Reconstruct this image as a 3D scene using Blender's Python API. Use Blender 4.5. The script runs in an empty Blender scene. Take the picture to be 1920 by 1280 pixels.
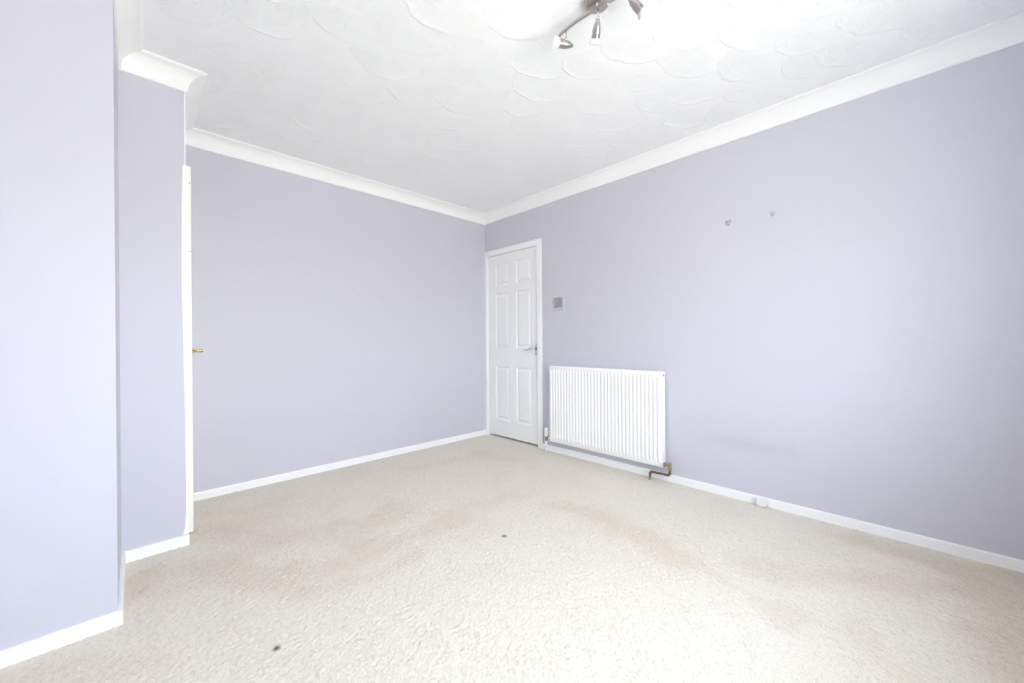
import bpy, bmesh, math, random
import numpy as np
from mathutils import Matrix, Vector

PI = math.pi
SC = bpy.context.scene
COL = SC.collection

# ------------------------------------------------------------------ camera
F_PX, YAW, PITCH, ROLL = 724.16, 0.77365, -0.00102, -0.00744
CAM = Vector((-2.8284, -3.3200, 1.0420))
d = Vector((math.sin(YAW) * math.cos(PITCH), math.cos(YAW) * math.cos(PITCH), math.sin(PITCH)))
r = Vector((math.cos(YAW), -math.sin(YAW), 0))
u = r.cross(d)
r2 = r * math.cos(ROLL) + u * math.sin(ROLL)
u2 = -r * math.sin(ROLL) + u * math.cos(ROLL)
cd = bpy.data.cameras.new('camera')
cd.sensor_width = 36.0
cd.lens = F_PX / 1920 * 36.0
cd.clip_start = 0.02
cam = bpy.data.objects.new('camera', cd)
COL.objects.link(cam)
cam.matrix_world = Matrix(((r2.x, u2.x, -d.x, CAM.x), (r2.y, u2.y, -d.y, CAM.y), (r2.z, u2.z, -d.z, CAM.z), (0, 0, 0, 1)))
SC.camera = cam

# ------------------------------------------------------------------ room numbers (metres)
XL, YB = -3.75, -3.97                    # left wall and window wall, behind the camera
XM, YM = -2.6346, -0.6953                # cupboard projection
XN, YN = -2.8794, -1.2577                # nearer projection
ZC, HC = 2.4455, 2.3506                  # ceiling, underside of the coving
SK, SKT = 0.0494, 0.014                  # skirting height above the carpet, thickness
WX0, WX1, WZ0, WZ1 = -2.70, -1.10, 0.72, 1.85     # window opening in the back wall

# ------------------------------------------------------------------ light
vs = SC.view_settings
vs.view_transform = 'Standard'
vs.look = 'None'
vs.gamma = 1.0
vs.use_curve_mapping = False
vs.exposure = 0.0
SC.cycles.diffuse_bounces = 14
SC.cycles.max_bounces = 18
SC.cycles.caustics_reflective = False
SC.cycles.caustics_refractive = False

SKY_STRENGTH = 21.2
world = bpy.data.worlds.new('sky')
SC.world = world
world.use_nodes = True
nt = world.node_tree
nt.nodes.clear()
tc = nt.nodes.new('ShaderNodeTexCoord')
sep = nt.nodes.new('ShaderNodeSeparateXYZ')
ramp = nt.nodes.new('ShaderNodeValToRGB')
mr = nt.nodes.new('ShaderNodeMapRange')
mr.inputs[1].default_value = -1.0
mr.inputs[2].default_value = 1.0
bg = nt.nodes.new('ShaderNodeBackground')
wo = nt.nodes.new('ShaderNodeOutputWorld')
nt.links.new(tc.outputs['Generated'], sep.inputs[0])
nt.links.new(sep.outputs[2], mr.inputs[0])
nt.links.new(mr.outputs[0], ramp.inputs[0])
nt.links.new(ramp.outputs[0], bg.inputs[0])
nt.links.new(bg.outputs[0], wo.inputs[0])
cr = ramp.color_ramp                     # ground below the horizon, hazy white horizon, pale blue overhead
cr.elements[0].position = 0.0
cr.elements[0].color = (.66,.66,.60, 1)
cr.elements[1].position = 1.0
cr.elements[1].color = (0.66, 0.82, 1.0, 1)
for p, c in ((0.47, (.66,.66,.60, 1)), (0.53, (0.90, 0.95, 0.98, 1)), (0.72, (0.80, 0.90, 1.0, 1))):
    e = cr.elements.new(p)
    e.color = c
bg.inputs[1].default_value = SKY_STRENGTH

pl = bpy.data.lights.new('window_portal', 'AREA')     # sampling aid in the window opening, emits nothing of its own
pl.shape = 'RECTANGLE'
pl.size = WX1 - WX0
pl.size_y = WZ1 - WZ0
pl.cycles.is_portal = True
po = bpy.data.objects.new('window_portal', pl)
po.location = ((WX0 + WX1) / 2, YB - 0.14, (WZ0 + WZ1) / 2)
po.rotation_euler = (PI / 2, 0, PI)
COL.objects.link(po)

# ------------------------------------------------------------------ materials
MATS = {}


def mat(name, color, rough=0.5, metal=0.0, bump=None, var=None, spec=0.5, emit=None, coat=0.0):
    """bump=(scale, strength, distance, detail)   var=(scale, amount)"""
    m = bpy.data.materials.new(name)
    m.use_nodes = True
    n = m.node_tree
    b = n.nodes['Principled BSDF']
    b.inputs['Base Color'].default_value = (*color, 1)
    b.inputs['Roughness'].default_value = rough
    b.inputs['Metallic'].default_value = metal
    b.inputs['Specular IOR Level'].default_value = spec
    b.inputs['Coat Weight'].default_value = coat
    if emit:
        b.inputs['Emission Color'].default_value = (*emit[0], 1)
        b.inputs['Emission Strength'].default_value = emit[1]
    co = n.nodes.new('ShaderNodeTexCoord')
    if var:
        no = n.nodes.new('ShaderNodeTexNoise')
        no.inputs['Scale'].default_value = var[0]
        no.inputs['Detail'].default_value = 4
        mx = n.nodes.new('ShaderNodeMix')
        mx.data_type = 'RGBA'
        mx.inputs[6].default_value = (*[c * (1 - var[1]) for c in color], 1)
        mx.inputs[7].default_value = (*[min(1, c * (1 + var[1])) for c in color], 1)
        n.links.new(co.outputs['Object'], no.inputs['Vector'])
        n.links.new(no.outputs[0], mx.inputs[0])
        n.links.new(mx.outputs[2], b.inputs['Base Color'])
    if bump:
        nb = n.nodes.new('ShaderNodeTexNoise')
        nb.inputs['Scale'].default_value = bump[0]
        nb.inputs['Detail'].default_value = bump[3]
        bp = n.nodes.new('ShaderNodeBump')
        bp.inputs['Strength'].default_value = bump[1]
        bp.inputs['Distance'].default_value = bump[2]
        n.links.new(co.outputs['Object'], nb.inputs['Vector'])
        n.links.new(nb.outputs[0], bp.inputs['Height'])
        n.links.new(bp.outputs[0], b.inputs['Normal'])
    MATS[name] = m
    return m


LILAC = (0.610, 0.603, 0.674)
mat('lilac_paint', LILAC, 0.55, bump=(140, 0.10, 0.0012, 3), var=(1.6, 0.012), spec=0.35)
mat('ceiling_white', (0.93, 0.94, 0.94), 0.6, bump=(60, 0.08, 0.002, 3), spec=0.3)
mat('coving_white', (0.945, 0.95, 0.935), 0.55, bump=(40, 0.04, 0.001, 2), spec=0.3)
mat('gloss_white', (0.935, 0.945, 0.94), 0.28, bump=(30, 0.04, 0.001, 2))
mat('door_white', (0.905, 0.915, 0.91), 0.38, bump=(90, 0.05, 0.0006, 3))
mat('cream_gloss', (0.90, 0.885, 0.82), 0.3, bump=(30, 0.05, 0.001, 2), var=(5, 0.03))
mat('radiator_white', (0.945, 0.955, 0.945), 0.25)
mat('plastic_white', (0.84, 0.84, 0.82), 0.35)
mat('plastic_gap_shade', (0.20, 0.19, 0.18), 0.6)
mat('plastic_clear', (0.52, 0.51, 0.55), 0.25)
mat('plastic_pale', (0.80, 0.80, 0.84), 0.25)
mat('pin_steel', (0.28, 0.28, 0.30), 0.35, 0.9)
mat('chrome', (0.72, 0.72, 0.77), 0.12, 1.0)
mat('nickel_satin', (0.55, 0.51, 0.475), 0.30, 1.0, bump=(220, 0.04, 0.0005, 2))
mat('nickel_brushed', (0.50, 0.47, 0.45), 0.24, 1.0)
mat('nickel_bright', (0.78, 0.76, 0.73), 0.14, 1.0)
mat('switch_steel', (0.50, 0.465, 0.455), 0.38, 1.0)
mat('brass', (0.78, 0.58, 0.22), 0.2, 1.0)
mat('old_brass', (0.42, 0.35, 0.22), 0.38, 0.9, var=(60, 0.2))
mat('copper_brown', (0.22, 0.145, 0.09), 0.42, 0.75, var=(45, 0.35))
mat('verdigris', (0.30, 0.36, 0.33), 0.6, 0.3, var=(90, 0.4))
mat('frosted_glass', (0.74, 0.765, 0.79), 0.35)
mat('gap_shade', (0.03, 0.03, 0.03), 0.8)
mat('filler', (0.545, 0.53, 0.665), 0.6)
mat('window_plastic', (0.88, 0.88, 0.88), 0.3)
mat('bulb_lit', (1, 1, 1), 0.4, emit=((1.0, 0.95, 0.88), 6.0))


# ------------------------------------------------------------------ mesh helpers
def obj(name, bm, m, parent=None, smooth=False):
    me = bpy.data.meshes.new(name)
    bm.normal_update()
    bm.to_mesh(me)
    bm.free()
    me.materials.append(MATS[m] if isinstance(m, str) else m)
    if smooth:
        me.polygons.foreach_set('use_smooth', [True] * len(me.polygons))
    o = bpy.data.objects.new(name, me)
    COL.objects.link(o)
    if parent:
        o.parent = parent
    return o


def struct(name, bm, m, smooth=False):
    o = obj(name, bm, m, None, smooth)
    o['kind'] = 'structure'
    return o


def empty(name, loc=(0, 0, 0), rot=(0, 0, 0), parent=None):
    o = bpy.data.objects.new(name, None)
    o.empty_display_size = 0.05
    COL.objects.link(o)
    o.location = loc
    o.rotation_euler = rot
    if parent:
        o.parent = parent
    return o


def tag(o, label, cat, group=None):
    o['label'] = label
    o['category'] = cat
    if group:
        o['group'] = group
    return o


def box(bm, x0, x1, y0, y1, z0, z1, bev=0.0, seg=2):
    v = [bm.verts.new((x, y, z)) for x in (x0, x1) for y in (y0, y1) for z in (z0, z1)]
    fs = [bm.faces.new([v[i] for i in q]) for q in ((0, 1, 3, 2), (4, 6, 7, 5), (0, 4, 5, 1), (2, 3, 7, 6), (0, 2, 6, 4), (1, 5, 7, 3))]
    if bev > 0:
        es = {e for f in fs for e in f.edges}
        bmesh.ops.bevel(bm, geom=list(es), offset=bev, segments=seg, affect='EDGES', profile=0.5)
    return bm


def B(*a, **k):
    return box(bmesh.new(), *a, **k)


def frame_from(axis):
    z = Vector(axis).normalized()
    x = z.orthogonal().normalized()
    return x, z.cross(x), z


def lathe(bm, prof, origin=(0, 0, 0), axis=(0, 0, 1), n=28):
    """prof: list of (radius, height along axis); radius 0 closes the end"""
    x, y, z = frame_from(axis)
    o = Vector(origin)
    rings = []
    for rad, h in prof:
        if rad < 1e-6:
            rings.append([bm.verts.new(o + z * h)])
        else:
            rings.append([bm.verts.new(o + z * h + x * rad * math.cos(2 * PI * i / n) + y * rad * math.sin(2 * PI * i / n)) for i in range(n)])
    for a, b in zip(rings, rings[1:]):
        for i in range(n):
            j = (i + 1) % n
            if len(a) == 1 and len(b) == 1:
                continue
            if len(a) == 1:
                bm.faces.new((a[0], b[j], b[i]))
            elif len(b) == 1:
                bm.faces.new((a[i], a[j], b[0]))
            else:
                bm.faces.new((a[i], a[j], b[j], b[i]))
    bmesh.ops.recalc_face_normals(bm, faces=bm.faces)
    return bm


def tube(bm, pts, rad, n=14, caps=True):
    pts = [Vector(p) for p in pts]
    rads = rad if isinstance(rad, (list, tuple)) else [rad] * len(pts)
    up = None
    rings = []
    for i, p in enumerate(pts):
        t = (pts[min(i + 1, len(pts) - 1)] - pts[max(i - 1, 0)]).normalized()
        if up is None:
            up = t.orthogonal().normalized()
        up = (up - t * up.dot(t)).normalized()
        s = t.cross(up)
        rings.append([bm.verts.new(p + up * rads[i] * math.cos(2 * PI * k / n) + s * rads[i] * math.sin(2 * PI * k / n)) for k in range(n)])
    for a, b in zip(rings, rings[1:]):
        for k in range(n):
            j = (k + 1) % n
            bm.faces.new((a[k], a[j], b[j], b[k]))
    if caps:
        bm.faces.new(rings[0][::-1])
        bm.faces.new(rings[-1])
    bmesh.ops.recalc_face_normals(bm, faces=bm.faces)
    return bm


def bend(p0, p1, p2, rad, n=7):
    """points of a rounded corner at p1"""
    p0, p1, p2 = Vector(p0), Vector(p1), Vector(p2)
    a = p1 + (p0 - p1).normalized() * rad
    b = p1 + (p2 - p1).normalized() * rad
    return [a * (1 - t) ** 2 + p1 * 2 * t * (1 - t) + b * t * t for t in [i / n for i in range(n + 1)]]


def ribbon(bm, left, right, back):
    """closed slab between two polylines, extruded by the vector back"""
    n = len(left)
    back = Vector(back)
    A = [bm.verts.new(p) for p in left]
    C = [bm.verts.new(p) for p in right]
    A2 = [bm.verts.new(Vector(p) + back) for p in left]
    C2 = [bm.verts.new(Vector(p) + back) for p in right]
    for i in range(n - 1):
        bm.faces.new((A[i], C[i], C[i + 1], A[i + 1]))
        bm.faces.new((A2[i], A2[i + 1], C2[i + 1], C2[i]))
        bm.faces.new((A[i], A[i + 1], A2[i + 1], A2[i]))
        bm.faces.new((C[i], C2[i], C2[i + 1], C[i + 1]))
    bm.faces.new((A[0], A2[0], C2[0], C[0]))
    bm.faces.new((A[-1], C[-1], C2[-1], A2[-1]))
    bmesh.ops.recalc_face_normals(bm, faces=bm.faces)
    return bm


def sweep_segment(p0, p1, prev_dir, next_dir, prof):
    """profile (distance from the wall, z) along a wall from p0 to p1, mitred to its neighbours;
    the room lies on the right-hand side of the direction of travel"""
    a, b = Vector(p0), Vector(p1)
    t = (b - a).normalized()
    nrm = Vector((t.y, -t.x))

    def off(pt, other, dist, end):
        if other is None:
            return pt + nrm * dist
        on = Vector((other.y, -other.x))
        m = nrm + on
        return pt + m * (dist / (m.dot(nrm)))
    bm = bmesh.new()
    R0 = [bm.verts.new((*off(a, prev_dir, q[0], 0), q[1])) for q in prof]
    R1 = [bm.verts.new((*off(b, next_dir, q[0], 1), q[1])) for q in prof]
    n = len(prof)
    for i in range(n):
        j = (i + 1) % n
        bm.faces.new((R0[i], R1[i], R1[j], R0[j]))
    bm.faces.new(R0)
    bm.faces.new(R1[::-1])
    bmesh.ops.recalc_face_normals(bm, faces=bm.faces)
    return bm


# ------------------------------------------------------------------ walls
T = 0.09
DY0, DY1, DZ = -0.800, -0.022, 1.992      # doorway in the right wall
bm = bmesh.new()
box(bm, 0, T, YB, DY0, -0.02, ZC)
box(bm, 0, T, DY0, 0.0, DZ, ZC)
box(bm, 0, T, DY1, 0.0, -0.02, DZ)
wall_right = struct('wall_right', bm, 'lilac_paint')
wall_far = struct('wall_far', B(-3.5, T, 0, T, -0.02, ZC), 'lilac_paint')
CY0, CY1, CZ = -0.585, -0.018, 2.022      # cupboard doorway in the return wall
bm = bmesh.new()
box(bm, XM - 0.06, XM, YM + 0.06, CY0, -0.02, ZC)
box(bm, XM - 0.06, XM, CY0, 0, CZ, ZC)
box(bm, XM - 0.06, XM, CY1, 0, -0.02, CZ)
wall_cupboard = struct('wall_cupboard', bm, 'lilac_paint')
wall_middle = struct('wall_middle', B(XN - 0.06, XM, YM, YM + 0.06, -0.02, ZC), 'lilac_paint')
wall_return = struct('wall_return', B(XN - 0.06, XN, YN + 0.06, YM, -0.02, ZC), 'lilac_paint')
wall_near = struct('wall_near', B(XL, XN, YN, YN + 0.06, -0.02, ZC), 'lilac_paint')
wall_left = struct('wall_left', B(XL - T, XL, YB, YN + 0.06, -0.02, ZC), 'lilac_paint')
bm = bmesh.new()
BT = 0.24
box(bm, XL - T, WX0, YB - BT, YB, -0.02, ZC)
box(bm, WX1, T, YB - BT, YB, -0.02, ZC)
box(bm, WX0, WX1, YB - BT, YB, -0.02, WZ0)
box(bm, WX0, WX1, YB - BT, YB, WZ1, ZC)
wall_back = struct('wall_back', bm, 'lilac_paint')
# unseen box added behind the door, cupboard interior closed, so both gaps are dark
bm = bmesh.new()
box(bm, T + 0.50, T + 0.54, -1.00, 0.15, -0.02, ZC)
box(bm, T, T + 0.50, -1.00, -0.95, -0.02, ZC)
box(bm, T, T + 0.50, 0.10, 0.15, -0.02, ZC)
struct('hall_light_block', bm, 'lilac_paint')
struct('wall_cupboard_back', B(-3.5, -3.44, YN + 0.06, 0, -0.02, ZC), 'lilac_paint')

# faint grey band mixed into the colour of the right wall
sm = mat('lilac_paint_greyed', LILAC, 0.55, bump=(140, 0.10, 0.0012, 3), var=(1.6, 0.012), spec=0.35)
wall_right.data.materials[0] = sm
n = sm.node_tree
bs = n.nodes['Principled BSDF']
src = bs.inputs['Base Color'].links[0].from_socket
tcn = n.nodes.new('ShaderNodeTexCoord')
mpn = n.nodes.new('ShaderNodeMapping')
mpn.vector_type = 'POINT'
mpn.inputs['Rotation'].default_value = (math.radians(0), 0, 0)
mpn.inputs['Location'].default_value = (0, 2.62 / 0.46, -0.36 / 0.075)
mpn.inputs['Scale'].default_value = (0.0, 1 / 0.46, 1 / 0.075)
n.links.new(tcn.outputs['Object'], mpn.inputs['Vector'])
nz = n.nodes.new('ShaderNodeTexNoise')
nz.inputs['Scale'].default_value = 5
n.links.new(tcn.outputs['Object'], nz.inputs['Vector'])
ln_ = n.nodes.new('ShaderNodeVectorMath')
ln_.operation = 'LENGTH'
n.links.new(mpn.outputs[0], ln_.inputs[0])
ad = n.nodes.new('ShaderNodeMath')
ad.operation = 'ADD'
n.links.new(ln_.outputs['Value'], ad.inputs[0])
n.links.new(nz.outputs[0], ad.inputs[1])
mrg = n.nodes.new('ShaderNodeMapRange')
mrg.inputs[1].default_value = 1.45
mrg.inputs[2].default_value = 0.45
mrg.inputs[3].default_value = 0.0
mrg.inputs[4].default_value = 0.5
n.links.new(ad.outputs[0], mrg.inputs[0])
mxn = n.nodes.new('ShaderNodeMix')
mxn.data_type = 'RGBA'
n.links.new(mrg.outputs[0], mxn.inputs[0])
n.links.new(src, mxn.inputs[6])
mxn.inputs[7].default_value = (0.525, 0.505, 0.57, 1)
n.links.new(mxn.outputs[2], bs.inputs['Base Color'])

# filled screw holes on the far wall
for x, z, s in ((-1.6707, 1.4565, 0.008), (-1.4453, 1.4453, 0.010), (-1.2115, 1.4585, 0.011)):
    bm = bmesh.new()
    lathe(bm, [(s, 0.0), (s * 0.9, 0.0004), (s * 0.4, 0.0008), (0, 0.0009)], (x, 0.0, z), (0, -1, 0), 14)
    obj('filled_screw_hole', bm, 'filler', wall_far)

# ------------------------------------------------------------------ window behind the camera
win = empty('window_1', ((WX0 + WX1) / 2, YB - 0.12, WZ0))
win['kind'] = 'structure'
hw, hh = (WX1 - WX0) / 2, WZ1 - WZ0
bm = bmesh.new()
box(bm, -hw, -hw + 0.06, -0.035, 0.035, 0, hh)
box(bm, hw - 0.06, hw, -0.035, 0.035, 0, hh)
box(bm, -hw + 0.06, hw - 0.06, -0.035, 0.035, 0, 0.06)
box(bm, -hw + 0.06, hw - 0.06, -0.035, 0.035, hh - 0.06, hh)
for x in (-hw / 3, hw / 3):
    box(bm, x - 0.025, x + 0.025, -0.035, 0.035, 0.06, hh - 0.06)
obj('window_frame', bm, 'window_plastic', win)
obj('window_sill', B(-hw + 0.001, hw - 0.001, 0.036, 0.26, 0.0, 0.022, bev=0.005), 'gloss_white', win)

# ------------------------------------------------------------------ coving
cov = [(0.0, HC), (0.006, HC), (0.0105, HC + 0.004)]
for i in range(0, 13):
    t = i / 12 * PI / 2
    cov.append((0.078 - 0.066 * math.cos(t), HC + 0.007 + 0.0765 * math.sin(t)))
cov += [(0.083, HC + 0.0865), (0.086, HC + 0.0895), (0.086, ZC), (0.0, ZC)]
loop = [(0, YB), (XL, YB), (XL, YN), (XN, YN), (XN, YM), (XM, YM), (XM, 0), (0, 0)]
dirs = [(Vector(loop[(i + 1) % 8]) - Vector(loop[i])).normalized() for i in range(8)]
for i in range(8):
    bm = sweep_segment(loop[i], loop[(i + 1) % 8], dirs[i - 1], dirs[(i + 1) % 8], cov)
    o = struct('trim_%d' % (i + 1), bm, 'coving_white')
    for p in o.data.polygons:
        p.use_smooth = len(p.vertices) == 4
    es = o.modifiers.new('edges', 'EDGE_SPLIT')
    es.split_angle = math.radians(28)

# ------------------------------------------------------------------ skirting
skp = [(0.0, 0.0 - 0.004), (SKT, -0.004), (SKT, SK - 0.008), (SKT - 0.002, SK - 0.003), (SKT - 0.006, SK), (0.0, SK)]
AR = -0.849                                # outer edge of the door architrave
runs = {'baseboard_right': ((0, AR), (0, YB), None, dirs[0]),
        'baseboard_back': ((0, YB), (XL, YB), Vector((0, -1)), dirs[1]),
        'baseboard_left': ((XL, YB), (XL, YN), dirs[0], dirs[2]),
        'baseboard_near': ((XL, YN), (XN, YN), dirs[1], dirs[3]),
        'baseboard_return': ((XN, YN), (XN, YM), dirs[2], dirs[4]),
        'baseboard_middle': ((XN, YM), (XM + 0.004, YM), dirs[3], None),
        'baseboard_far': ((XM, 0), (-0.012, 0), None, None)}
for nme, (a, b, pd, nd) in runs.items():
    struct(nme, sweep_segment(a, b, pd, nd, skp), 'gloss_white')

# ------------------------------------------------------------------ ceiling with combed fan plaster
ceiling = struct('ceiling', B(-3.9, 0.70, YB - BT, 0.20, ZC, ZC + 0.08), 'ceiling_white')
rng = np.random.default_rng(11)
V, Fc, UVR = [], [], []
NA, NR = 44, 9
off = 0
DIRF = math.radians(58)                    # the fans open away from the window
ex = np.array([math.cos(DIRF), math.sin(DIRF)])
ey = np.array([-ex[1], ex[0]])
row = 0
s0 = -4.6
while s0 < 1.2:
    t0 = -4.2 + (0.15 if row % 2 else 0.0)
    while t0 < 4.2:
        c = ex * (s0 + rng.uniform(-.05, .05)) + ey * (t0 + rng.uniform(-.05, .05)) + np.array([-1.4, -1.5])
        R = rng.uniform(0.15, 0.235)
        t0 += 0.30
        if not (-3.75 < c[0] < 0.05 and -4.15 < c[1] < 0.05):
            continue
        a0 = DIRF + rng.uniform(-.45, .45)
        half = rng.uniform(1.1, 1.75)
        th = np.linspace(a0 - half, a0 + half, NA)
        ph = rng.uniform(0, 6.28, 5)
        wob = 1 + 0.030 * np.sin(3 * th + ph[0]) + 0.018 * np.sin(8 * th + ph[1]) + 0.013 * np.sin(17 * th + ph[2]) + .007 * np.sin(31 * th + ph[3])
        edge = np.clip(np.minimum(th - th[0], th[-1] - th) / 0.35, 0, 1)
        amp = rng.uniform(0.0016, 0.0038) * (0.25 + 0.75 * np.clip(0.5 + 0.8 * np.sin(2.2 * th + ph[4]), 0, 1)) * edge
        ray = np.convolve(rng.normal(0, 1, NA + 2), [.3, .5, .2], 'valid') * 0.00055 * edge
        rr = np.array([0.06, 0.25, 0.5, 0.75, 1 - .016 / R, 1 - .010 / R, 1 - .007 / R, 1.0, 1 + .012 / R])
        rimk = np.array([0, 0, 0, 0, 0.05, 0.85, 1.0, 0.45, 0.0])
        rayk = np.array([0.2, 1, 1.2, .8, .3, 0, 0, 0, 0])
        tilt = np.array([0.0003, .0004, .0005, .0006, .0007, .0007, .0007, .0004, -0.0012])
        for k in range(NR):
            x = c[0] + R * rr[k] * wob * np.cos(th)
            y = c[1] + R * rr[k] * wob * np.sin(th)
            z = ZC - (tilt[k] * (edge if k < NR - 1 else 1) + rimk[k] * amp + rayk[k] * np.abs(ray))
            V.append(np.stack([x, y, z], 1))
            UVR.append(R * rr[k] * np.ones(NA))
        for k in range(NR - 1):
            i = np.arange(NA - 1) + off + k * NA
            Fc.append(np.stack([i, i + 1, i + NA + 1, i + NA], 1))
        off += NA * NR
    s0 += 0.205
    row += 1
V = np.concatenate(V)
Fc = np.concatenate(Fc)
UVR = np.concatenate(UVR)
inside = (V[:, 0] < -0.087) & (V[:, 1] < -0.087) & (V[:, 0] > XL + .06) & (V[:, 1] > YB + .06)
inside &= ~((V[:, 0] < XM + 0.087) & (V[:, 1] > YM - 0.087)) & ~((V[:, 0] < XN + 0.087) & (V[:, 1] > YN - 0.087))
Fc = Fc[inside[Fc].all(1)]
me = bpy.data.meshes.new('combed_plaster')
me.from_pydata(V.tolist(), [], Fc[:, ::-1].tolist())
at = me.attributes.new('comb', 'FLOAT', 'POINT')
at.data.foreach_set('value', UVR.astype(np.float32))
me.polygons.foreach_set('use_smooth', [True] * len(me.polygons))
m = mat('plaster_white', (0.93, 0.94, 0.94), 0.6, spec=0.3)
n = m.node_tree
an = n.nodes.new('ShaderNodeAttribute')
an.attribute_name = 'comb'
mu = n.nodes.new('ShaderNodeMath')
mu.operation = 'MULTIPLY'
mu.inputs[1].default_value = 2 * PI / 0.0062
sn = n.nodes.new('ShaderNodeMath')
sn.operation = 'SINE'
bp = n.nodes.new('ShaderNodeBump')
bp.inputs['Strength'].default_value = 0.5
bp.inputs['Distance'].default_value = 0.0008
n.links.new(an.outputs['Fac'], mu.inputs[0])
n.links.new(mu.outputs[0], sn.inputs[0])
n.links.new(sn.outputs[0], bp.inputs['Height'])
n.links.new(bp.outputs[0], n.nodes['Principled BSDF'].inputs['Normal'])
me.materials.append(m)
pf = bpy.data.objects.new('combed_plaster', me)
COL.objects.link(pf)
pf.parent = ceiling
pf['kind'] = 'stuff'

# ------------------------------------------------------------------ carpet
rng = np.random.default_rng(5)


def vnoise(x, y, scale, seed):
    g = np.random.default_rng(seed).random((260, 260))
    fx, fy = (x + 5) * scale, (y + 6) * scale
    ix, iy = np.floor(fx).astype(int), np.floor(fy).astype(int)
    tx, ty = fx - ix, fy - iy
    tx, ty = tx * tx * (3 - 2 * tx), ty * ty * (3 - 2 * ty)
    ix, iy = ix % 259, iy % 259
    return (g[ix, iy] * (1 - tx) + g[ix + 1, iy] * tx) * (1 - ty) + (g[ix, iy + 1] * (1 - tx) + g[ix + 1, iy + 1] * tx) * ty


STEP = 0.0062
gx = np.arange(XL - 0.02, 0.2, STEP)
gy = np.arange(YB - 0.02, 0.012, STEP)
X, Y = np.meshgrid(gx, gy, indexing='ij')
nx, ny = X.shape
Z = -0.0035 + rng.normal(0, 1, X.shape) * 0.0015
Z = np.clip(Z, -0.009, 0.002)
Xj = X + rng.uniform(-.3, .3, X.shape) * STEP
Yj = Y + rng.uniform(-.3, .3, X.shape) * STEP
under = (X > 0.0)
Z[under] = -0.006


def stroke(pts, w):
    """soft distance to a polyline, 1 on it and 0 beyond w"""
    best = np.full(X.shape, 9.0)
    for (ax, ay), (bx, by) in zip(pts, pts[1:]):
        vx, vy = bx - ax, by - ay
        t = np.clip(((X - ax) * vx + (Y - ay) * vy) / (vx * vx + vy * vy + 1e-9), 0, 1)
        best = np.minimum(best, np.hypot(X - ax - t * vx, Y - ay - t * vy))
    best = best + (vnoise(X, Y, 6, 3) - .5) * w * 0.9 + (vnoise(X, Y, 17, 4) - .5) * w * 0.5
    q = np.clip(1 - best / w, 0, 1)
    return q * q * (3 - 2 * q)


def fl(px, py):
    """floor point under a pixel of the photograph (to put the carpet's stains where they lie)"""
    v = d + r2 * (px - 960) / F_PX - u2 * (py - 640) / F_PX
    t = -CAM.z / v.z
    return (CAM.x + v.x * t, CAM.y + v.y * t)


cloud = 0.55 * vnoise(X, Y, 2.2, 7) + 0.30 * vnoise(X, Y, 5.5, 8) + 0.15 * vnoise(X, Y, 14, 9)
stain = np.clip((cloud - 0.52) * 1.7, 0, 1) * 0.55
for pts, w, k in (
        ([(770, 880), (900, 850), (1000, 870)], 0.20, 0.35),
        ([(420, 985), (520, 1010), (640, 1000), (730, 960)], 0.22, 0.55),
        ([(260, 1080), (360, 1060), (520, 1080), (680, 1040), (830, 980), (960, 920)], 0.17, 0.55),
        ([(580, 1110), (700, 1080), (800, 1020)], 0.10, 0.45),
        ([(1040, 945), (1140, 970), (1250, 1030), (1400, 1110), (1480, 1150)], 0.13, 0.65),
        ([(1560, 1000), (1680, 1030), (1800, 1065), (1920, 1090)], 0.13, 0.75),
        ([(1400, 1060), (1600, 1090), (1750, 1100)], 0.15, 0.55),
        ([(1850, 1110), (1880, 1180), (1910, 1260)], 0.20, 0.75),
        ([(1620, 1180), (1650, 1230), (1700, 1270)], 0.10, 0.45),
        ([(1300, 1230), (1380, 1240)], 0.10, 0.2),
        ([(240, 1120), (245, 1080), (300, 1060)], 0.08, 0.5),
        ([(0, 1270), (150, 1240), (300, 1250)], 0.10, 0.3),
        ([(380, 960), (460, 960), (520, 935)], 0.10, 0.4),
        ([(960, 930), (1000, 925), (1040, 930)], 0.06, 0.4)):
    stain = np.maximum(stain, stain * 0.5 + k * stroke([fl(*p) for p in pts], w))
for pts, w, k in (([(950, 1040), (1050, 1060), (1150, 1120), (1250, 1200)], 0.24, 0.8),
                  ([(700, 1180), (900, 1200), (1100, 1240)], 0.25, 0.7),
                  ([(850, 940), (980, 990)], 0.10, 0.5),
                  ([(1150, 900), (1300, 960), (1450, 1010)], 0.12, 0.4)):
    stain = stain * (1 - k * stroke([fl(*p) for p in pts], w))
stain = np.clip(stain, 0, 1)
spot = np.zeros(X.shape)
for (sx, sy), rad in ((fl(518, 1212), 0.0125), (fl(945, 1003), 0.013)):
    spot = np.maximum(spot, np.clip(1.35 - np.hypot(X - sx, Y - sy) / rad, 0, 1))
Z -= spot * 0.003
Vv = np.stack([Xj.ravel(), Yj.ravel(), Z.ravel()], 1).astype(np.float32)
idx = np.arange(nx * ny).reshape(nx, ny)
q = np.stack([idx[:-1, :-1].ravel(), idx[1:, :-1].ravel(), idx[1:, 1:].ravel(), idx[:-1, 1:].ravel()], 1).astype(np.int32)
me = bpy.data.meshes.new('floor')
me.vertices.add(len(Vv))
me.vertices.foreach_set('co', Vv.ravel())
me.loops.add(q.size)
me.loops.foreach_set('vertex_index', q.ravel())
me.polygons.add(len(q))
me.polygons.foreach_set('loop_start', np.arange(0, q.size, 4, dtype=np.int32))
me.update(calc_edges=True)
for nm, arr in (('stain', stain), ('spot', spot), ('tuft', rng.random(X.shape))):
    a = me.attributes.new(nm, 'FLOAT', 'POINT')
    a.data.foreach_set('value', arr.ravel().astype(np.float32))
m = mat('carpet', (0.74, 0.70, 0.65), 0.95, spec=0.1)
n = m.node_tree
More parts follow.
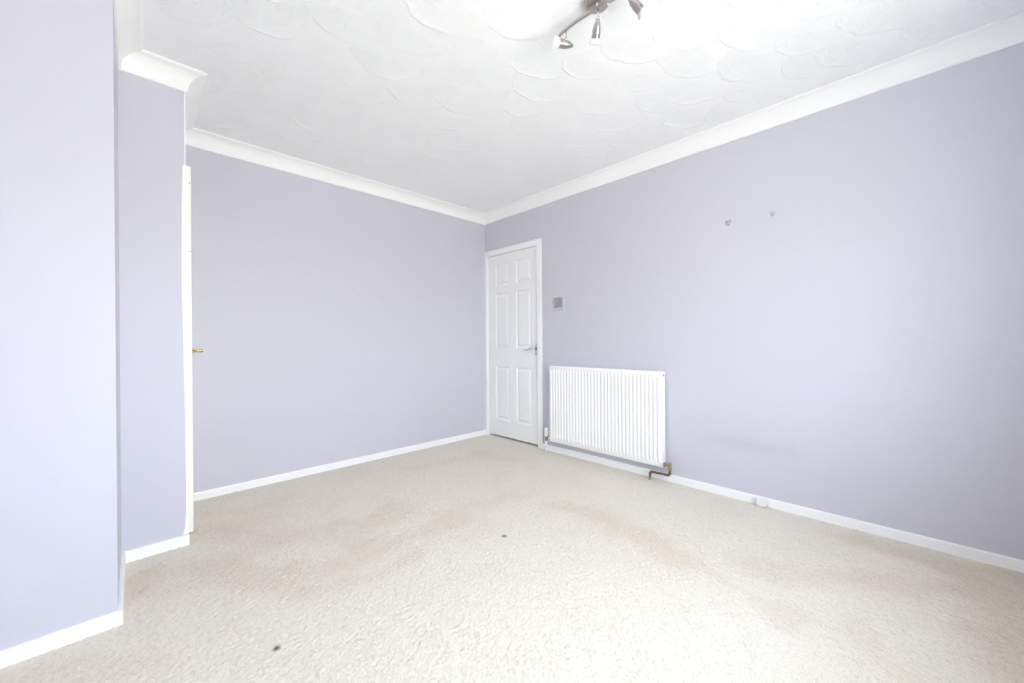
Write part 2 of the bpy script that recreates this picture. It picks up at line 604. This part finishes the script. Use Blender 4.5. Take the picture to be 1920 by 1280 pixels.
bs = n.nodes['Principled BSDF']
bs.inputs['Sheen Weight'].default_value = 0.15
bs.inputs['Sheen Roughness'].default_value = 0.6


def attr(nm):
    a = n.nodes.new('ShaderNodeAttribute')
    a.attribute_name = nm
    return a.outputs['Fac']


def mix(f, a, b):
    x = n.nodes.new('ShaderNodeMix')
    x.data_type = 'RGBA'
    for s, v in ((0, f), (6, a), (7, b)):
        if isinstance(v, tuple):
            x.inputs[s].default_value = (*v, 1)
        elif isinstance(v, float):
            x.inputs[s].default_value = v
        else:
            n.links.new(v, x.inputs[s])
    return x.outputs[2]


c1 = mix(attr('stain'), (0.815, 0.76, 0.665), (0.72, 0.628, 0.505))
tco = n.nodes.new('ShaderNodeTexCoord')
fn = n.nodes.new('ShaderNodeTexNoise')
fn.inputs['Scale'].default_value = 330
fn.inputs['Detail'].default_value = 3
n.links.new(tco.outputs['Object'], fn.inputs['Vector'])
fr = n.nodes.new('ShaderNodeMapRange')
fr.inputs[1].default_value = 0.30
fr.inputs[2].default_value = 0.62
n.links.new(fn.outputs[0], fr.inputs[0])
dk = n.nodes.new('ShaderNodeMix')
dk.data_type = 'RGBA'
dk.blend_type = 'MULTIPLY'
dk.inputs[0].default_value = 1.0
n.links.new(c1, dk.inputs[6])
tf = n.nodes.new('ShaderNodeMapRange')
tf.inputs[1].default_value = 0.0
tf.inputs[2].default_value = 0.45
n.links.new(attr('tuft'), tf.inputs[0])
tfm = mix(tf.outputs[0], (0.88, 0.86, 0.84), (1.0, 1.0, 1.0))
tm = n.nodes.new('ShaderNodeMix')
tm.data_type = 'RGBA'
tm.blend_type = 'MULTIPLY'
tm.inputs[0].default_value = 1.0
n.links.new(tfm, tm.inputs[7])
n.links.new(mix(fr.outputs[0], (0.82, 0.79, 0.75), (1.0, 1.0, 1.0)), dk.inputs[7])
n.links.new(dk.outputs[2], tm.inputs[6])
c3 = mix(attr('spot'), tm.outputs[2], (0.05, 0.06, 0.065))
n.links.new(c3, bs.inputs['Base Color'])
bp = n.nodes.new('ShaderNodeBump')
bp.inputs['Strength'].default_value = 0.35
bp.inputs['Distance'].default_value = 0.003
n.links.new(fn.outputs[0], bp.inputs['Height'])
n.links.new(bp.outputs[0], bs.inputs['Normal'])
me.materials.append(m)
floor = bpy.data.objects.new('floor', me)
COL.objects.link(floor)
floor['kind'] = 'structure'

struct('hall_floor_shade', B(0.19, 0.60, -1.0, 0.15, -0.05, -0.006), 'gap_shade')  # added floor, the shade under the door put into its near-black colour

# ------------------------------------------------------------------ six-panel door in the right wall
LX = 0.012                                # front face of the leaf, set back in the frame
LY0, LY1, LZ0, LZ1 = -0.782, -0.040, 0.016, 1.976
door = empty('door_1', (0, 0, 0))
door['kind'] = 'structure'
cols = ((-0.697, -0.475), (-0.372, -0.158))
rows = ((0.190, 0.768), (0.966, 1.564), (1.642, 1.884))
ys = sorted({LY0, LY1, *[v for c in cols for v in c]})
zs = sorted({LZ0, LZ1, *[v for c in rows for v in c]})
bm = bmesh.new()
gv = {(y, z): bm.verts.new((LX, y, z)) for y in ys for z in zs}
for y0, y1 in zip(ys, ys[1:]):
    for z0, z1 in zip(zs, zs[1:]):
        if (y0, y1) in cols and (z0, z1) in rows:
            continue
        bm.faces.new((gv[y0, z0], gv[y0, z1], gv[y1, z1], gv[y1, z0]))
bk = {k: bm.verts.new((LX + 0.036, *k)) for k in ((LY0, LZ0), (LY1, LZ0), (LY1, LZ1), (LY0, LZ1))}
bm.faces.new([bk[k] for k in ((LY0, LZ0), (LY1, LZ0), (LY1, LZ1), (LY0, LZ1))])
bm.faces.new([gv[y, LZ0] for y in ys] + [bk[LY1, LZ0], bk[LY0, LZ0]])
bm.faces.new([gv[y, LZ1] for y in ys[::-1]] + [bk[LY0, LZ1], bk[LY1, LZ1]])
bm.faces.new([gv[LY0, z] for z in zs[::-1]] + [bk[LY0, LZ0], bk[LY0, LZ1]])
bm.faces.new([gv[LY1, z] for z in zs] + [bk[LY1, LZ1], bk[LY1, LZ0]])
leaf = obj('leaf', bm, 'door_white', door)
for y0, y1 in cols:
    for z0, z1 in rows:
        bm = bmesh.new()
        rings = []
        for ins, dep in ((0, 0.0), (0.002, 0.0015), (0.010, 0.0085), (0.014, 0.0095), (0.019, 0.0092), (0.026, 0.0075), (0.042, 0.0020), (0.045, 0.0012)):
            rings.append([bm.verts.new((LX + dep, y, z)) for y, z in ((y0 + ins, z0 + ins), (y1 - ins, z0 + ins), (y1 - ins, z1 - ins), (y0 + ins, z1 - ins))])
        for a, b in zip(rings, rings[1:]):
            for i in range(4):
                j = (i + 1) % 4
                bm.faces.new((a[i], b[i], b[j], a[j]))
        bm.faces.new(rings[-1][::-1])
        obj('panel', bm, 'door_white', leaf)
# lining, stops and architrave
bm = bmesh.new()
box(bm, -0.001, 0.088, DY0 + 0.0, LY0 - 0.003, -0.01, DZ - 0.001)
box(bm, -0.001, 0.088, LY1 + 0.003, DY1, -0.01, DZ - 0.001)
box(bm, -0.001, 0.088, LY0 - 0.003, LY1 + 0.003, LZ1 + 0.005, DZ - 0.001)
box(bm, LX + 0.040, LX + 0.055, LY0 - 0.003, LY0 + 0.012, -0.01, LZ1 + 0.005)
box(bm, LX + 0.040, LX + 0.055, LY1 - 0.012, LY1 + 0.003, -0.01, LZ1 + 0.005)
box(bm, LX + 0.040, LX + 0.055, LY0 + 0.012, LY1 - 0.012, LZ1 - 0.010, LZ1 + 0.005)
obj('frame', bm, 'gloss_white', door)
for b in (B(-0.014, -0.001, AR, LY0 - 0.006, -0.005, 2.038, bev=0.004),
          B(-0.014, -0.001, LY0 - 0.006, -0.001, LZ1 + 0.007, 2.038, bev=0.004),
          B(-0.013, -0.001, LY1 + 0.006, -0.0005, -0.005, LZ1 + 0.007, bev=0.003)):
    obj('architrave', b, 'gloss_white', door)
for z in (0.17, 1.02, 1.78):
    bm = bmesh.new()
    tube(bm, [(LX - 0.006, LY1 + 0.001, z), (LX - 0.006, LY1 + 0.001, z + 0.075)], 0.0055, 12)
    box(bm, LX - 0.0015, LX + 0.0005, LY1 - 0.014, LY1 - 0.001, z, z + 0.075)
    obj('hinge', bm, 'gloss_white', door)
# chrome lever on a short backplate
hy, hz = -0.7555, 0.9577
bm = B(LX - 0.006, LX + 0.001, hy - 0.020, hy + 0.020, hz - 0.053, hz + 0.053, bev=0.004)
plate = obj('handle_plate', bm, 'chrome', leaf)
plate['label'] = 'chrome handle backplate'
bm = bmesh.new()
lathe(bm, [(0.0, 0.0), (0.012, 0.0), (0.013, 0.004), (0.009, 0.010), (0.009, 0.030), (0.0, 0.034)], (LX - 0.006, hy, hz + 0.008), (-1, 0, 0), 18)
tube(bm, [(LX - 0.034, hy, hz + 0.008), (LX - 0.042, hy + 0.015, hz + 0.009), (LX - 0.043, hy + 0.05, hz + 0.006), (LX - 0.042, hy + 0.085, hz - 0.006), (LX - 0.042, hy + 0.115, hz - 0.008), (LX - 0.042, hy + 0.132, hz - 0.002)],
     [0.010, 0.0095, 0.0075, 0.0065, 0.006, 0.004], 12)
obj('handle_lever', bm, 'chrome', leaf, True)
for z in (hz - 0.042, hz + 0.042):
    bm = bmesh.new()
    lathe(bm, [(0.0045, 0), (0.004, 0.001), (0, 0.0014)], (LX - 0.006, hy, z), (-1, 0, 0), 10)
    obj('screw', bm, 'pin_steel', leaf)

# ------------------------------------------------------------------ cupboard door, ajar, in the return wall
cup = empty('door_2', (XM + 0.004, -0.022, 0))
cup['kind'] = 'structure'
cup.rotation_euler = (0, 0, math.radians(2.9))
W, TH = 0.556, 0.030
lf = obj('leaf', B(-TH, 0.0, -W, 0, 0.010, 2.012, bev=0.0025), 'cream_gloss', cup)
lf['label'] = 'cream painted door leaf seen along its edge'
bm = bmesh.new()
lathe(bm, [(0, 0), (0.024, 0), (0.024, 0.004), (0.019, 0.008), (0.0085, 0.010), (0.0078, 0.036), (0.0095, 0.040), (0.0095, 0.050), (0.006, 0.054), (0, 0.055)], (0.0, -W + 0.052, 1.000), (1, 0, 0), 24)
tube(bm, [(0.045, -W + 0.052, 1.0), (0.047, -W + 0.075, 1.0), (0.046, -W + 0.11, 0.998), (0.043, -W + 0.145, 0.996), (0.041, -W + 0.16, 0.996)], [0.009, 0.008, 0.0075, 0.008, 0.006], 14)
hd = obj('handle', bm, 'brass', lf, True)
hd['label'] = 'small polished brass lever handle'
bm = bmesh.new()
box(bm, -TH / 2 - 0.010, -TH / 2 + 0.010, -W - 0.0015, -W + 0.001, 0.93, 1.07)
obj('latch_plate', bm, 'cream_gloss', lf)
for z in (1.92, 1.545):
    bm = bmesh.new()
    lathe(bm, [(0.0035, 0), (0.003, 0.0006), (0, 0.0008)], (-0.006, -W, z), (0, -1, 0), 10)
    obj('screw_hole', bm, 'pin_steel', lf)
for z in (0.22, 1.75):
    bm = bmesh.new()
    tube(bm, [(0.004, 0.004, z), (0.004, 0.004, z + 0.09)], 0.006, 12)
    obj('hinge', bm, 'cream_gloss', lf)
# frame of the cupboard opening
bm = bmesh.new()
box(bm, XM - 0.058, XM + 0.003, CY0 - 0.070, CY0, 0.0, CZ + 0.004, bev=0.002)
box(bm, XM - 0.058, XM + 0.003, CY0, CY1 + 0.014, CZ - 0.006, CZ + 0.030, bev=0.002)
fr2 = struct('trim_9', bm, 'gloss_white')
# uneven white paint line along the corner of the middle wall
zz = [SK + 0.002, 0.08, 0.16, 0.33, 0.5, 0.7, 0.9, 1.1, 1.30, 1.44, 1.6, 1.78, 1.9, 1.965, 1.975, 2.05, 2.2, HC]
xx = [-2.6555, -2.649, -2.6425, -2.6420, -2.6435, -2.6440, -2.6465, -2.649, -2.6515, -2.6525, -2.6510, -2.6490, -2.6465, -2.6455, -2.6385, -2.6375, -2.6372, -2.6370]
bm = ribbon(bmesh.new(), [(x, YM - 0.0015, z) for x, z in zip(xx, zz)], [(XM + 0.0015, YM - 0.0015, z) for z in zz], (0, 0.005, 0))
struct('trim_10', bm, 'gloss_white')

# ------------------------------------------------------------------ radiator
RY0, RY1, RZ0, RZ1, RX = -2.066, -0.984, 0.108, 0.812, -0.080
rad = empty('radiator', (-0.04, (RY0 + RY1) / 2, RZ0))
tag(rad, 'white ribbed panel radiator hung on the lilac wall beside the door', 'radiator')
rx = lambda x, y, z: (x + 0.04, y - (RY0 + RY1) / 2, z - RZ0)
NF = 33
pitch = (RY1 - RY0 - 0.024) / NF
yv, hv = [RY0], [0.0]
for i in range(NF):
    y0 = RY0 + 0.012 + i * pitch
    for k, hgt in ((0.0, 0), (0.16, 0.0), (0.26, 0.55), (0.36, 0.92), (0.50, 1.0), (0.64, 0.92), (0.74, .55), (0.84, 0.0)):
        yv.append(y0 + k * pitch)
        hv.append(hgt)
yv.append(RY1)
hv.append(0.0)
zv = [RZ0, RZ0 + 0.003, RZ0 + 0.030, RZ0 + 0.036, RZ0 + 0.045, RZ0 + 0.060, RZ1 - 0.060, RZ1 - 0.045, RZ1 - 0.036, RZ1 - 0.030, RZ1 - 0.003, RZ1]
zk = [0, 0, 0, 0.35, 0.8, 1, 1, 0.8, 0.35, 0, 0, 0]
sx = [0.003, 0, 0, 0, 0, 0, 0, 0, 0, 0, 0, 0.003]
bm = bmesh.new()
G = [[bm.verts.new(rx(RX + 0.006 + sx[j] - 0.0085 * hv[i] * zk[j], y, z)) for j, z in enumerate(zv)] for i, y in enumerate(yv)]
for i in range(len(yv) - 1):
    for j in range(len(zv) - 1):
        bm.faces.new((G[i][j], G[i][j + 1], G[i + 1][j + 1], G[i + 1][j]))
bd = [bm.verts.new(rx(RX + 0.020, y, z)) for y, z in ((RY0, RZ0), (RY1, RZ0), (RY1, RZ1), (RY0, RZ1))]
bm.faces.new(bd)
bm.faces.new([G[i][0] for i in range(len(yv))] + [bd[1], bd[0]])
bm.faces.new([G[i][-1] for i in range(len(yv) - 1, -1, -1)] + [bd[3], bd[2]])
bm.faces.new([G[0][j] for j in range(len(zv) - 1, -1, -1)] + [bd[0], bd[3]])
bm.faces.new([G[-1][j] for j in range(len(zv))] + [bd[2], bd[1]])
bmesh.ops.recalc_face_normals(bm, faces=bm.faces)
pnl = obj('panel', bm, 'radiator_white', rad)
for p in pnl.data.polygons:
    p.use_smooth = len(p.vertices) == 4 and abs(p.normal.x) > 0.3


def rbox(name, x0, x1, y0, y1, z0, z1, m='radiator_white', bev=0.0, parent=rad):
    a, b = rx(x0, y0, z0), rx(x1, y1, z1)
    return obj(name, B(a[0], b[0], a[1], b[1], a[2], b[2], bev=bev), m, parent)


for s, y in ((-1, RY0), (1, RY1)):
    rbox('side_cover', RX + 0.0205, -0.026, y - 0.0016 if s > 0 else y, y if s > 0 else y + 0.0016, RZ0 + 0.035, RZ1 - 0.004)
rbox('convector', RX + 0.0205, -0.030, RY0 + 0.05, RY1 - 0.05, RZ0 + 0.06, RZ1 - 0.03)
for y in (RY0 + 0.14, RY1 - 0.14):
    rbox('wall_bracket', -0.0298, 0.0, y - 0.02, y + 0.02, RZ0 + 0.08, RZ1 - 0.06)
# end bosses of the panel: air vent above, blank plug
VX = RX + 0.012
for y, z, s in ((RY0, RZ1 - 0.028, -1), (RY0, RZ0 + 0.028, -1), (RY1, RZ0 + 0.028, 1)):
    bm = bmesh.new()
    lathe(bm, [(0.013, -0.012), (0.013, 0.004), (0.011, 0.006), (0, 0.006)], rx(VX, y, z), (0, s, 0), 20)
    obj('boss', bm, 'radiator_white', rad)
bm = bmesh.new()
lathe(bm, [(0.0105, 0.006), (0.0105, 0.010), (0.008, 0.011), (0.004, 0.0105), (0.004, 0.013), (0, 0.013)], rx(VX, RY0, RZ1 - 0.028), (0, -1, 0), 6)
av = obj('air_vent', bm, 'chrome', rad)
av['label'] = 'small grey metal bleed valve'
# lockshield valve, brass and tarnished copper pipe
vy, vz = RY0 - 0.050, RZ0 + 0.026
bm = bmesh.new()
lathe(bm, [(0.0, 0.006), (0.0155, 0.006), (0.0165, 0.009), (0.0165, 0.016), (0.0155, 0.019), (0.010, 0.020), (0.010, 0.050), (0, 0.050)], rx(VX, RY0, vz), (0, -1, 0), 12)
lathe(bm, [(0, 0.020), (0.008, 0.020), (0.0115, 0.017), (0.0125, 0.004), (0.0115, 0.0), (0.0105, -0.012), (0.0135, -0.014), (0.0145, -0.020), (0.0145, -0.030), (0.0125, -0.033), (0, -0.033)], rx(VX, vy, vz), (0, 0, 1), 14)
lv = obj('lockshield_valve', bm, 'old_brass', rad, False)
lv['label'] = 'bare brass lockshield valve'
pz = 0.062
py = vy + 0.148
P0 = rx(VX, vy, vz - 0.030)
P1 = rx(VX, vy, pz)
P2 = rx(VX, py, pz - 0.004)
P3 = rx(VX, py + 0.004, -0.006)
path = [P0] + bend(P0, P1, P2, 0.020) + bend(P1, P2, P3, 0.016) + [P3]
pp = obj('copper_pipe', tube(bmesh.new(), path, 0.0078, 14), 'copper_brown', rad, True)
pp['label'] = 'tarnished brown copper pipe bent along the skirting'
for pts in (bend(P0, P1, P2, 0.024), bend(P1, P2, P3, 0.020)):
    obj('elbow', tube(bmesh.new(), pts, 0.0095, 14), 'copper_brown', pp, True)
obj('pipe_tail', tube(bmesh.new(), [rx(VX, py + 0.004, 0.022), rx(VX, py + 0.004, -0.006)], 0.0086, 14), 'verdigris', pp, True)
# thermostatic valve
ty = RY1 + 0.040
bm = bmesh.new()
lathe(bm, [(0, 0.012), (0.0145, 0.012), (0.0150, 0.016), (0.0150, 0.030), (0.0165, 0.034), (0.0175, 0.040), (0.0175, 0.076), (0.0165, 0.084), (0.012, 0.089), (0, 0.090)], rx(VX, ty, RZ0 + 0.028), (0, 0, 1), 20)
for k in range(10):
    a = 2 * PI * k / 10
    c = rx(VX + 0.0172 * math.cos(a), ty + 0.0172 * math.sin(a), RZ0 + 0.028)
    tube(bm, [(c[0], c[1], c[2] + 0.042), (c[0], c[1], c[2] + 0.076)], 0.0016, 6)
th_ = obj('thermostat_head', bm, 'plastic_white', rad)
th_['label'] = 'white thermostatic valve head'
bm = bmesh.new()
lathe(bm, [(0, 0.012), (0.013, 0.012), (0.013, 0.004), (0.0115, 0.002), (0.0115, -0.012), (0.0135, -0.014), (0.0135, -0.028), (0.011, -0.030), (0, -0.030)], rx(VX, ty, RZ0 + 0.028), (0, 0, 1), 12)
lathe(bm, [(0, 0.006), (0.0145, 0.006), (0.0145, 0.016), (0.009, 0.018), (0.009, 0.040), (0, 0.040)], rx(VX, RY1, RZ0 + 0.028), (0, 1, 0), 12)
obj('thermostat_body', bm, 'old_brass', rad)
obj('painted_pipe', tube(bmesh.new(), [rx(VX, ty, RZ0 - 0.003), rx(VX, ty, -0.006)], 0.0082, 14), 'gloss_white', rad, True)

# ------------------------------------------------------------------ light switch
sw = empty('light_switch', (0, -1.0565, 1.3955))
tag(sw, 'square brushed steel light switch on the lilac wall next to the door', 'switch')
obj('pattress', B(-0.010, 0, -0.065, 0.065, -0.0655, 0.0655, bev=0.004), 'lilac_paint', sw)
fp = obj('face_plate', B(-0.019, -0.0102, -0.045, 0.045, -0.045, 0.045, bev=0.0035), 'switch_steel', sw)
fp['label'] = 'brushed steel face plate'
obj('rocker', B(-0.0235, -0.0185, -0.006, 0.006, -0.011, 0.011, bev=0.0015), 'switch_steel', fp)
for y in (-0.030, 0.030):
    bm = bmesh.new()
    lathe(bm, [(0.0036, 0), (0.003, 0.0008), (0, 0.001)], (-0.019, y, 0), (-1, 0, 0), 10)
    obj('screw', bm, 'pin_steel', fp)

# ------------------------------------------------------------------ little junction box on the skirting
jb = empty('telephone_socket', (-SKT, -2.682, 0.001), (math.radians(-5), 0, math.radians(12)))
tag(jb, 'small white plastic telephone box fixed to the skirting under the bare wall', 'socket')
obj('back_box', B(-0.014, 0.001, -0.026, 0.022, 0.001, 0.036, bev=0.002), 'plastic_gap_shade', jb)  # dark colour stands for the shade in the gap behind the cover
cvr = obj('cover', B(-0.026, -0.0142, -0.034, 0.034, -0.001, 0.050, bev=0.002), 'plastic_white', jb)
for y in (-0.024, 0.024):
    bm = bmesh.new()
    lathe(bm, [(0.0032, 0), (0.0028, 0.0006), (0, 0.0008)], (-0.026, y, 0.009), (-1, 0, 0), 10)
    obj('screw', bm, 'pin_steel', cvr)

# ------------------------------------------------------------------ picture hooks


def picture_hook(y, z, label, plastic, pin):
    h = empty('picture_hook', (0, y, z))
    tag(h, label, 'hook', 'picture hooks on the bare wall')
    bm = bmesh.new()
    outline = [(-0.0135, 0.017), (-0.0145, 0.010), (-0.0135, 0.003), (-0.009, -0.003), (-0.0075, -0.010), (-0.0045, -0.015), (0, -0.0165),
               (0.0045, -0.015), (0.0075, -0.010), (0.009, -0.003), (0.0135, 0.003), (0.0145, 0.010), (0.0135, 0.017), (0.006, 0.0175), (0.004, 0.010), (0, 0.008), (-0.004, 0.010), (-0.006, 0.0175)]
    f0 = [bm.verts.new((-0.004, a, b)) for a, b in outline]
    f1 = [bm.verts.new((0.0, a, b)) for a, b in outline]
    bm.faces.new(f0)
    bm.faces.new(f1[::-1])
    for i in range(len(outline)):
        j = (i + 1) % len(outline)
        bm.faces.new((f0[i], f1[i], f1[j], f0[j]))
    bmesh.ops.recalc_face_normals(bm, faces=bm.faces)
    bmesh.ops.triangulate(bm, faces=[f for f in bm.faces if len(f.verts) > 4])
    obj('body', bm, plastic, h)
    bm = tube(bmesh.new(), [(-0.003, 0, -0.010), (-0.007, 0, -0.0145), (-0.012, 0, -0.014), (-0.0145, 0, -0.009), (-0.0145, 0, -0.004)], [0.0045, 0.0042, 0.004, 0.0036, 0.003], 10)
    obj('hook', bm, plastic, h, True)
    for a in (-0.0105, -0.0075, 0.0075, 0.0105):
        bm = bmesh.new()
        lathe(bm, [(0.0022, 0), (0.0022, 0.0045), (0, 0.005)], (-0.004, a, 0.009 if abs(a) > 0.009 else 0.006), (-1, 0, 0), 8)
        obj('pin', bm, pin, h)


picture_hook(-2.4926, 1.8158, 'small plastic picture hook with dark steel pins, on the wall nearer the radiator', 'plastic_clear', 'pin_steel')
picture_hook(-2.7416, 1.8194, 'small pale plastic picture hook with pale pins, on the wall farther from the radiator', 'plastic_clear', 'plastic_pale')

# ------------------------------------------------------------------ ceiling spotlight bar
lamp = empty('ceiling_spotlight', (-1.462, -2.437, ZC))
tag(lamp, 'satin nickel ceiling spotlight bar with swivelling bullet heads', 'ceiling light')
L0 = Vector((-1.462, -2.437, ZC))


def lx(p):
    return Vector(p) - L0


def pix(px, py, z):
    v = d + r2 * (px - 960) / F_PX - u2 * (py - 640) / F_PX
    return CAM + v * ((z - CAM.z) / v.z)


bm = bmesh.new()
lathe(bm, [(0, 0.0), (0.050, 0.0), (0.050, 0.020), (0.047, 0.025), (0.040, 0.027), (0, 0.028)], (0, 0, -0.001), (0, 0, -1), 40)
obj('ceiling_plate', bm, 'nickel_satin', lamp)
BZ = ZC - 0.045
bar_px = [(1044, 74), (1050, 65), (1058, 57), (1068, 49), (1080, 40), (1094, 31), (1108, 22), (1122, 14), (1136, 6), (1150, -2)]
bar = [lx(pix(a, b, BZ)) for a, b in bar_px]
# the other half of the bar mirrors the visible half through the plate centre (an S)
half = bar[:8]
mid = (bar[7] + bar[8]) / 2
end2 = [Vector((2 * mid.x - p.x, 2 * mid.y - p.y, p.z)) for p in half[::-1]]
full = half + end2
bm = bmesh.new()
hh2, ww = 0.0070, 0.0055
rings = []
for i, p in enumerate(full):
    t = (full[min(i + 1, len(full) - 1)] - full[max(i - 1, 0)]).normalized()
    s = Vector((-t.y, t.x, 0))
    rings.append([bm.verts.new(p + s * a * ww + Vector((0, 0, b * hh2))) for a, b in ((-1, -.6), (-.6, -1), (.6, -1), (1, -.6), (1, .6), (.6, 1), (-.6, 1), (-1, .6))])
for a, b in zip(rings, rings[1:]):
    for i in range(8):
        bm.faces.new((a[i], a[(i + 1) % 8], b[(i + 1) % 8], b[i]))
bm.faces.new(rings[0][::-1])
bm.faces.new(rings[-1])
bmesh.ops.recalc_face_normals(bm, faces=bm.faces)
obj('bar', bm, 'nickel_satin', lamp)
tb = (full[7] - full[8]).normalized()
for s in (-0.024, 0.024):
    c = mid + tb * s
    bm = bmesh.new()
    lathe(bm, [(0.004, 0), (0.004, 0.018), (0, 0.018)], (c.x, c.y, -0.027), (0, 0, -1), 14)
    lathe(bm, [(0, 0.0), (0.0055, 0.0), (0.0055, 0.004), (0.004, 0.006), (0, 0.0065)], (c.x, c.y, -0.045 - hh2), (0, 0, -1), 16)
    obj('fixing_screw', bm, 'nickel_bright', lamp)


def head(top, knuckle, tail, axis, lit=False):
    """stem from the bar to the knuckle; bullet head from its pointed tail along axis to the bulb"""
    axis = Vector(axis).normalized()
    bm = bmesh.new()
    tube(bm, [top, top + (knuckle - top) * 0.5, knuckle], 0.0042, 12)
    lathe(bm, [(0, -0.006), (0.006, -0.006), (0.006, 0.006), (0, 0.006)], knuckle, (knuckle - top).cross(axis) if (knuckle - top).cross(axis).length > 1e-4 else (1, 0, 0), 14)
    obj('stem', bm, 'nickel_bright', lamp, True)
    bm = bmesh.new()
    prof = [(0.0, 0.0), (0.005, 0.0015), (0.0095, 0.007), (0.0145, 0.017), (0.0185, 0.030), (0.0205, 0.042), (0.0212, 0.052), (0.0212, 0.0535), (0.0200, 0.054), (0.0200, 0.0555), (0.0212, 0.056), (0.0212, 0.064), (0.0195, 0.064), (0.0195, 0.050), (0, 0.050)]
    lathe(bm, [(a * 0.84, b) for a, b in prof], tail, axis, 32)
    hd = obj('spot_head', bm, 'nickel_brushed', lamp, True)
    es = hd.modifiers.new('edges', 'EDGE_SPLIT')
    es.split_angle = math.radians(40)
    bm = bmesh.new()
    lathe(bm, [(0, 0.052), (0.0150, 0.052), (0.0155, 0.064), (0.0200, 0.069), (0.0250, 0.078), (0.0255, 0.083), (0.0235, 0.0855), (0.0225, 0.0845)], tail, axis, 32)
    obj('bulb', bm, 'frosted_glass', hd, True)
    bm = bmesh.new()
    lathe(bm, [(0.0225, 0.0845), (0.018, 0.0865), (0.010, 0.0880), (0, 0.0885)], tail, axis, 32)
    ln = obj('bulb_lens', bm, 'bulb_lit' if lit else 'frosted_glass', hd, True)
    if lit:
        sl = bpy.data.lights.new('bulb_light', 'SPOT')
        sl.energy = 0.22
        sl.color = (1.0, 0.90, 0.78)
        sl.spot_size = math.radians(152)
        sl.spot_blend = 0.45
        sl.shadow_soft_size = 0.018
        so = bpy.data.objects.new('bulb_light', sl)
        COL.objects.link(so)
        so.parent = hd
        so.location = Vector(tail) + axis * 0.092
        so.rotation_euler = axis.to_track_quat('-Z', 'Y').to_euler()
        ln['label'] = 'glowing lamp face'


R3, U3, D3 = r2.normalized(), u2.normalized(), d.normalized()
# head 1: horizontal, lit, pointing to the image left
t1 = lx(pix(1061, 54, BZ)) + Vector((0, 0, -hh2))
k1 = t1 + Vector((0, 0, -0.040))
ax1 = (-R3 - 0.20 * D3 + 0.02 * U3).normalized()
head(t1, k1, k1 + Vector((0, 0, -0.021)) - ax1 * 0.034, ax1, True)
# head 2: hanging down and away
t2 = lx(pix(1121, 14, BZ)) + Vector((0, 0, -hh2))
k2 = t2 + Vector((0, 0, -0.036))
ax2 = (Vector((0, 0, -1)) + 0.95 * D3).normalized()
head(t2, k2, k2, ax2)
# head 3: pointing down to the right
t3 = Vector(full[-6]) + Vector((0, 0, -hh2))
b3 = lx(pix(1208, 26, ZC - 0.14))
ax3 = (0.85 * R3 - 0.62 * U3 + 0.22 * D3).normalized()
tail3 = b3 - ax3 * 0.083
head(t3, tail3, tail3, ax3)
# head 4: mirrored end of the bar
t4 = Vector(full[-3]) + Vector((0, 0, -hh2))
k4 = t4 + Vector((0, 0, -0.036))
head(t4, k4, k4, (0.2, -0.75, -0.6))
